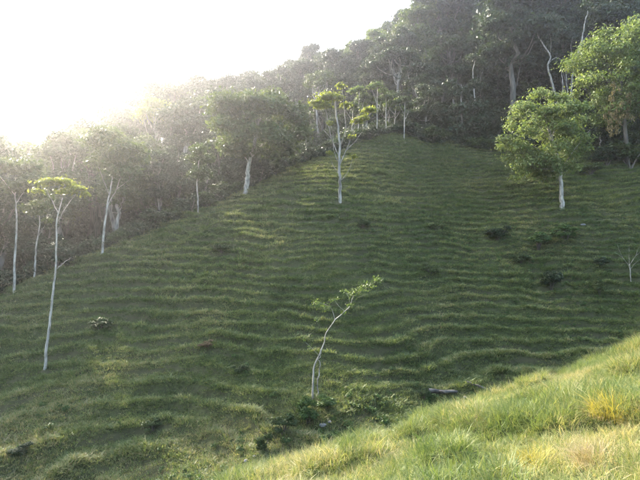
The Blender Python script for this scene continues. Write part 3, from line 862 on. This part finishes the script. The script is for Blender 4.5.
# ------------------------------------------------------------------ shrubs and small things
def shrub_meshes(name, seed, leaf=.10, n=1500, spread=.45, hh=1.0):
    rng = np.random.default_rng(seed)
    T = Tubes(); cl = []
    for k in range(9):
        an = rng.uniform(0, 6.28); rr = spread * rng.random() ** .5
        c = np.array([rr * math.cos(an), rr * math.sin(an), hh * rng.uniform(.25, .85)])
        T.add(smooth_path([(0, 0, -.15), (c[0] * .4, c[1] * .4, c[2] * .5), c], 5, rng, .01), np.linspace(.028, .008, 5), 5)
        r = rng.uniform(.16, .28)
        cl.append((c, (r, r, r * .85)))
    return T.mesh(name + '_stem'), leaves_mesh(name + '_foliage', leaf_cloud(rng, cl, n, leaf, .4, .55))
shr = [shrub_meshes('shrub_%d' % k, 700 + k, .055, 3000) for k in range(4)]
def shrub(label, u, v, wpx, hpx, mat='leaf_dark', k=0, name='shrub', group='shrubs on the pasture', d0=18):
    x, d, z = unproject(u, v, d0)
    q = d / F
    o = thing(name, label, 'shrub', (x, d, z - .05), random.uniform(0, 6.28), (wpx * q / 1.1, wpx * q / 1.1, hpx * q * .95), group)
    for nm, me, mt in (('stem', shr[k][0], M['bark_dark']), ('foliage', shr[k][1], M[mat])):
        c = bpy.data.objects.new(nm, me)
        if len(me.materials) == 0:
            me.materials.append(mt)
        col.objects.link(c); c.parent = o
        c.material_slots[0].link = 'OBJECT'; c.material_slots[0].material = mt
    return o
for q_, (lab, u, v, w_, h_, mt) in enumerate([
    ('dark round shrub alone on the lower right slope', 551, 291, 26, 22, 'leaf_dark'),
    ('wide dark shrub below the trunk of the sunlit round tree', 566, 243, 26, 17, 'weed'),
    ('dark shrub left of the one below the sunlit round tree', 538, 252, 30, 20, 'weed'),
    ('small dark shrub at left end of the hollow shrubs', 498, 240, 24, 15, 'leaf_dark'),
    ('low shrub between hollow shrubs and the lone dark shrub', 520, 264, 18, 10, 'leaf_dark'),
    ('small grey green shrub right of the lone dark shrub', 599, 296, 12, 16, 'leaf_mid'),
    ('small bush under the bare twiggy shrub at right', 602, 268, 16, 12, 'leaf_dark'),
    ('dark bush in the gully beside the pasture crest', 430, 274, 18, 12, 'leaf_dark'),
    ('small dark bush high in the gully', 436, 232, 15, 10, 'leaf_dark'),
    ('dark bush at the foot of the leaning sapling', 308, 424, 22, 28, 'weed'),
    ('larger dark bush left of the sapling foot', 284, 436, 26, 22, 'leaf_dark'),
    ('dark bush at the left end of the valley thicket', 264, 452, 18, 20, 'leaf_dark'),
    ('leafy bush right of the sapling foot', 326, 410, 22, 15, 'weed'),
    ('dark low bush beside the lying grey log', 424, 401, 13, 11, 'leaf_dark'),
    ('small shrub on the shaded slope at bottom left', 152, 436, 20, 14, 'leaf_dark'),
    ('low dark shrub far down at the left edge', 20, 455, 22, 13, 'leaf_dark'),
    ('small shrub halfway between sapling and red fern clump', 240, 372, 15, 9, 'leaf_dark'),
    ('low shrub near the foot of the yellow crowned slender tree', 100, 330, 24, 13, 'leaf_dark'),
    ('low shrub on the left shoulder below the small grey trunk', 222, 255, 20, 11, 'leaf_mid'),
    ('dark shrub just right of the forked tree foot', 362, 228, 16, 9, 'leaf_dark'),
    ('dark bush hiding the foot of the bright tall tree', 630, 168, 40, 30, 'leaf_dark'),
    ('second dark bush left of the bright tall tree foot', 606, 166, 30, 20, 'leaf_dark'),
    ('leafy bush right of the sunlit round tree', 590, 176, 22, 14, 'leaf_mid'),
    ('rusty red dry fern clump on the left slope', 206, 347, 17, 7, 'leaf_rust')]):
    shrub(lab, u, v, w_, h_, 'leaf_mid' if (mt == 'leaf_dark' and q_ % 3) else mt, q_ % 4, 'fern_clump' if mt == 'leaf_rust' else 'shrub', None)
# bushes along the foot of the wood
rs = np.random.default_rng(91)
cnt = {}
for i in range(46):
    x = -26 + i * 1.55 + rs.uniform(-.6, .6); y = float(edge_y(x)) + rs.uniform(-.6, 1.2)
    if not free(x, y, -1.0):
        continue
    z = gz(x, y); w_ = rs.uniform(1.6, 3.2)
    k = int(rs.integers(4))
    u = 320 + F * x / y
    wh = 'at far left' if u < 130 else 'behind the hill shoulder' if u < 300 else 'above the pasture crest' if u < 430 else 'at the head of the hollow' if u < 545 else 'behind the sunlit round tree'
    cnt[wh] = cnt.get(wh, -1) + 1
    o = thing('edge_bush', 'low leafy bush at the wood foot %s, %s' % (wh, 'leftmost' if cnt[wh] == 0 else ORD[min(cnt[wh], 11)] + ' from left'), 'bush', (x, y, z - .1), rs.uniform(0, 6.28), (w_, w_, w_ * rs.uniform(.6, 1.0)), 'bushes along the foot of the wood ' + wh)
    for nm, me, mt in (('stem', shr[k][0], M['bark_dark']), ('foliage', shr[k][1], M['leaf_dark'] if rs.random() < .6 else M['leaf_mid'])):
        c = bpy.data.objects.new(nm, me); col.objects.link(c); c.parent = o
        c.material_slots[0].link = 'OBJECT'; c.material_slots[0].material = mt

# bare twiggy shrub at the right edge
custom_tree('bare_shrub', 'leafless pale twiggy shrub on the slope at the right edge', 950, (631, 281), [(630, 272), (629, 264)],
            [(.03, (629, 266), (624, 258, .2), (617, 253, .3)), (.03, (629, 266), (634, 256, -.2), (637, 246, -.3)), (.025, (629, 268), (627, 256, -.3), (626, 246, -.4)), (.02, (624, 258, .2), (622, 250, .4), (620, 244, .4)), (.02, (630, 270), (638, 263, .3), (645, 258, .3)), (.02, (634, 256, -.2), (640, 252, 0), (644, 246, .1))],
            [], .05, M['bark_pale'], None, .1, 0, cat='shrub')

# big grass tussocks on the near bank
def tussock(label, u, v, hgt, rad, stops, seed):
    x, d, z = unproject(u, v, 3, 30)
    rng = np.random.default_rng(seed)
    mt = leaf_material('tussock_blades', stops, .42, tint=(1.1, 1.0, .55))
    o = thing('grass_tussock', label, 'grass tussock', (x, d, z - .03), group='grass tussocks on the near bank')
    link('blades', blade_tuft('tussock_blades', rng, 520, rad, hgt * .4, hgt * .78, .0045, 1.3, mt, 5), mt, o)
    link('dead_thatch', blade_tuft('tussock_thatch', rng, 260, rad * 1.15, hgt * .15, hgt * .4, .005, 2.2, M['leaf_dry'], 3), M['leaf_dry'], o)
YEL = [(0, (.17, .17, .035)), (.5, (.30, .27, .06)), (1, (.42, .34, .11))]
GRN = [(0, (.07, .11, .028)), (.5, (.13, .165, .045)), (1, (.24, .22, .08))]
STR = [(0, (.14, .125, .06)), (.5, (.25, .21, .11)), (1, (.38, .31, .18))]
tussock('bright yellow grass tussock at the right edge of the near bank', 615, 412, .55, .30, YEL, 1)
tussock('yellow green tussock left of the bright yellow one', 586, 408, .42, .26, GRN, 2)
tussock('rounded green tussock on the upper rim of the near bank', 572, 374, .40, .32, GRN, 3)
tussock('straw coloured tussock in the middle of the near bank', 492, 424, .36, .24, STR, 4)
tussock('green tussock at the bottom edge of the near bank', 470, 470, .42, .22, GRN, 5)
tussock('straw tussock low at the bottom right corner', 600, 462, .36, .24, STR, 6)
tussock('yellow tussock near the bottom centre of the bank', 540, 466, .40, .20, YEL, 7)

# lying log, stones
def log_thing(name, label, u, v, lpx, ang, r):
    x, d, z = unproject(u, v)
    q = d / F; rng = np.random.default_rng(int(u))
    o = thing(name, label, 'log', (x, d, z))
    T = Tubes(); hl = lpx * q / 2
    ca, sa = math.cos(ang), math.sin(ang)
    pts = []
    for t in np.linspace(-1, 1, 7):
        gx_, gy_ = x + ca * hl * t, d + sa * hl * t
        pts.append((ca * hl * t, sa * hl * t + rng.normal(0, .03), gz(gx_, gy_) - z + r * 1.25 + .06))
    T.add(pts, np.linspace(r, r * .6, 7), 9)
    link('trunk', T.mesh('log'), M['bark_dark'], o)
    B = Tubes(); B.add([np.array(pts[2]), np.array(pts[2]) + (.12, -.18, .08), np.array(pts[2]) + (.30, -.42, .05)], [r * .5, r * .35, r * .2], 6)
    link('branch_stub', B.mesh('stub'), M['bark_dark'], o)
log_thing('fallen_log', 'grey weathered log lying in the valley by the dark bush', 443, 396, 30, .15, .13)
log_thing('fallen_log', 'pale thin log lying right of the thicker grey log', 478, 391, 22, -.2, .09)

def stone(label, u, v, spx, seed):
    x, d, z = unproject(u, v)
    q = d / F; rng = np.random.default_rng(seed)
    import bmesh
    bm = bmesh.new(); bmesh.ops.create_icosphere(bm, subdivisions=2, radius=1)
    for v_ in bm.verts:
        c = v_.co
        n_ = float(fbm(np.array([c.x * 1.3 + seed]), np.array([c.y * 1.3 + c.z * 1.7]), seed, 2)[0])
        v_.co = c * (1 + .35 * n_)
        v_.co.x *= 1.25; v_.co.z *= .6
    me = bpy.data.meshes.new('stone'); bm.to_mesh(me); bm.free()
    o = link('stone', me, M['stone'], None, (x, d, z + spx * q * .15))
    s_ = spx * q / 2
    o.scale = (s_, s_, s_); o.rotation_euler = (0, 0, rng.uniform(0, 6))
    o['label'] = label; o['category'] = 'stone'; o['group'] = 'pale field stones'
stone('pale stone below the dark bush at the sapling foot', 323, 429, 6, 1)
stone('smaller pale stone right of the one at the sapling foot', 330, 426, 4, 2)
stone('pale stone at the lower left end of the valley thicket', 246, 462, 4, 3)
stone('small pale stone right of the lower left thicket stone', 254, 459, 3, 4)
stone('grey stone between the two lying logs', 465, 399, 4, 5)
stone('pale stone below the sunlit round tree', 583, 228, 4, 6)
stone('small pale stone on the lower slope right of the sapling', 350, 404, 5, 7)

# ------------------------------------------------------------------ hazy evening air
hz = bpy.data.meshes.new('haze')
x0, x1, y0, y1, z0, z1 = -240, 240, -90, 260, float(ZZ.min()) - 1.0, 84.0
hz.from_pydata([(x, y, z) for z in (z0, z1) for y in (y0, y1) for x in (x0, x1)], [], [(0, 2, 3, 1), (4, 5, 7, 6), (0, 1, 5, 4), (2, 6, 7, 3), (0, 4, 6, 2), (1, 3, 7, 5)])
hm_, nt, N = nodes_of('evening_haze')
pv = N('ShaderNodeVolumePrincipled')
pv.inputs['Color'].default_value = (.93, .95, 1.0, 1)
pv.inputs['Density'].default_value = .00058
pv.inputs['Anisotropy'].default_value = .88
oo = N('ShaderNodeOutputMaterial'); nt.links.new(pv.outputs[0], oo.inputs['Volume'])
haze = link('haze', hz, hm_)
haze['kind'] = 'stuff'; haze['label'] = 'pale evening haze filling the valley air'; haze['category'] = 'haze'
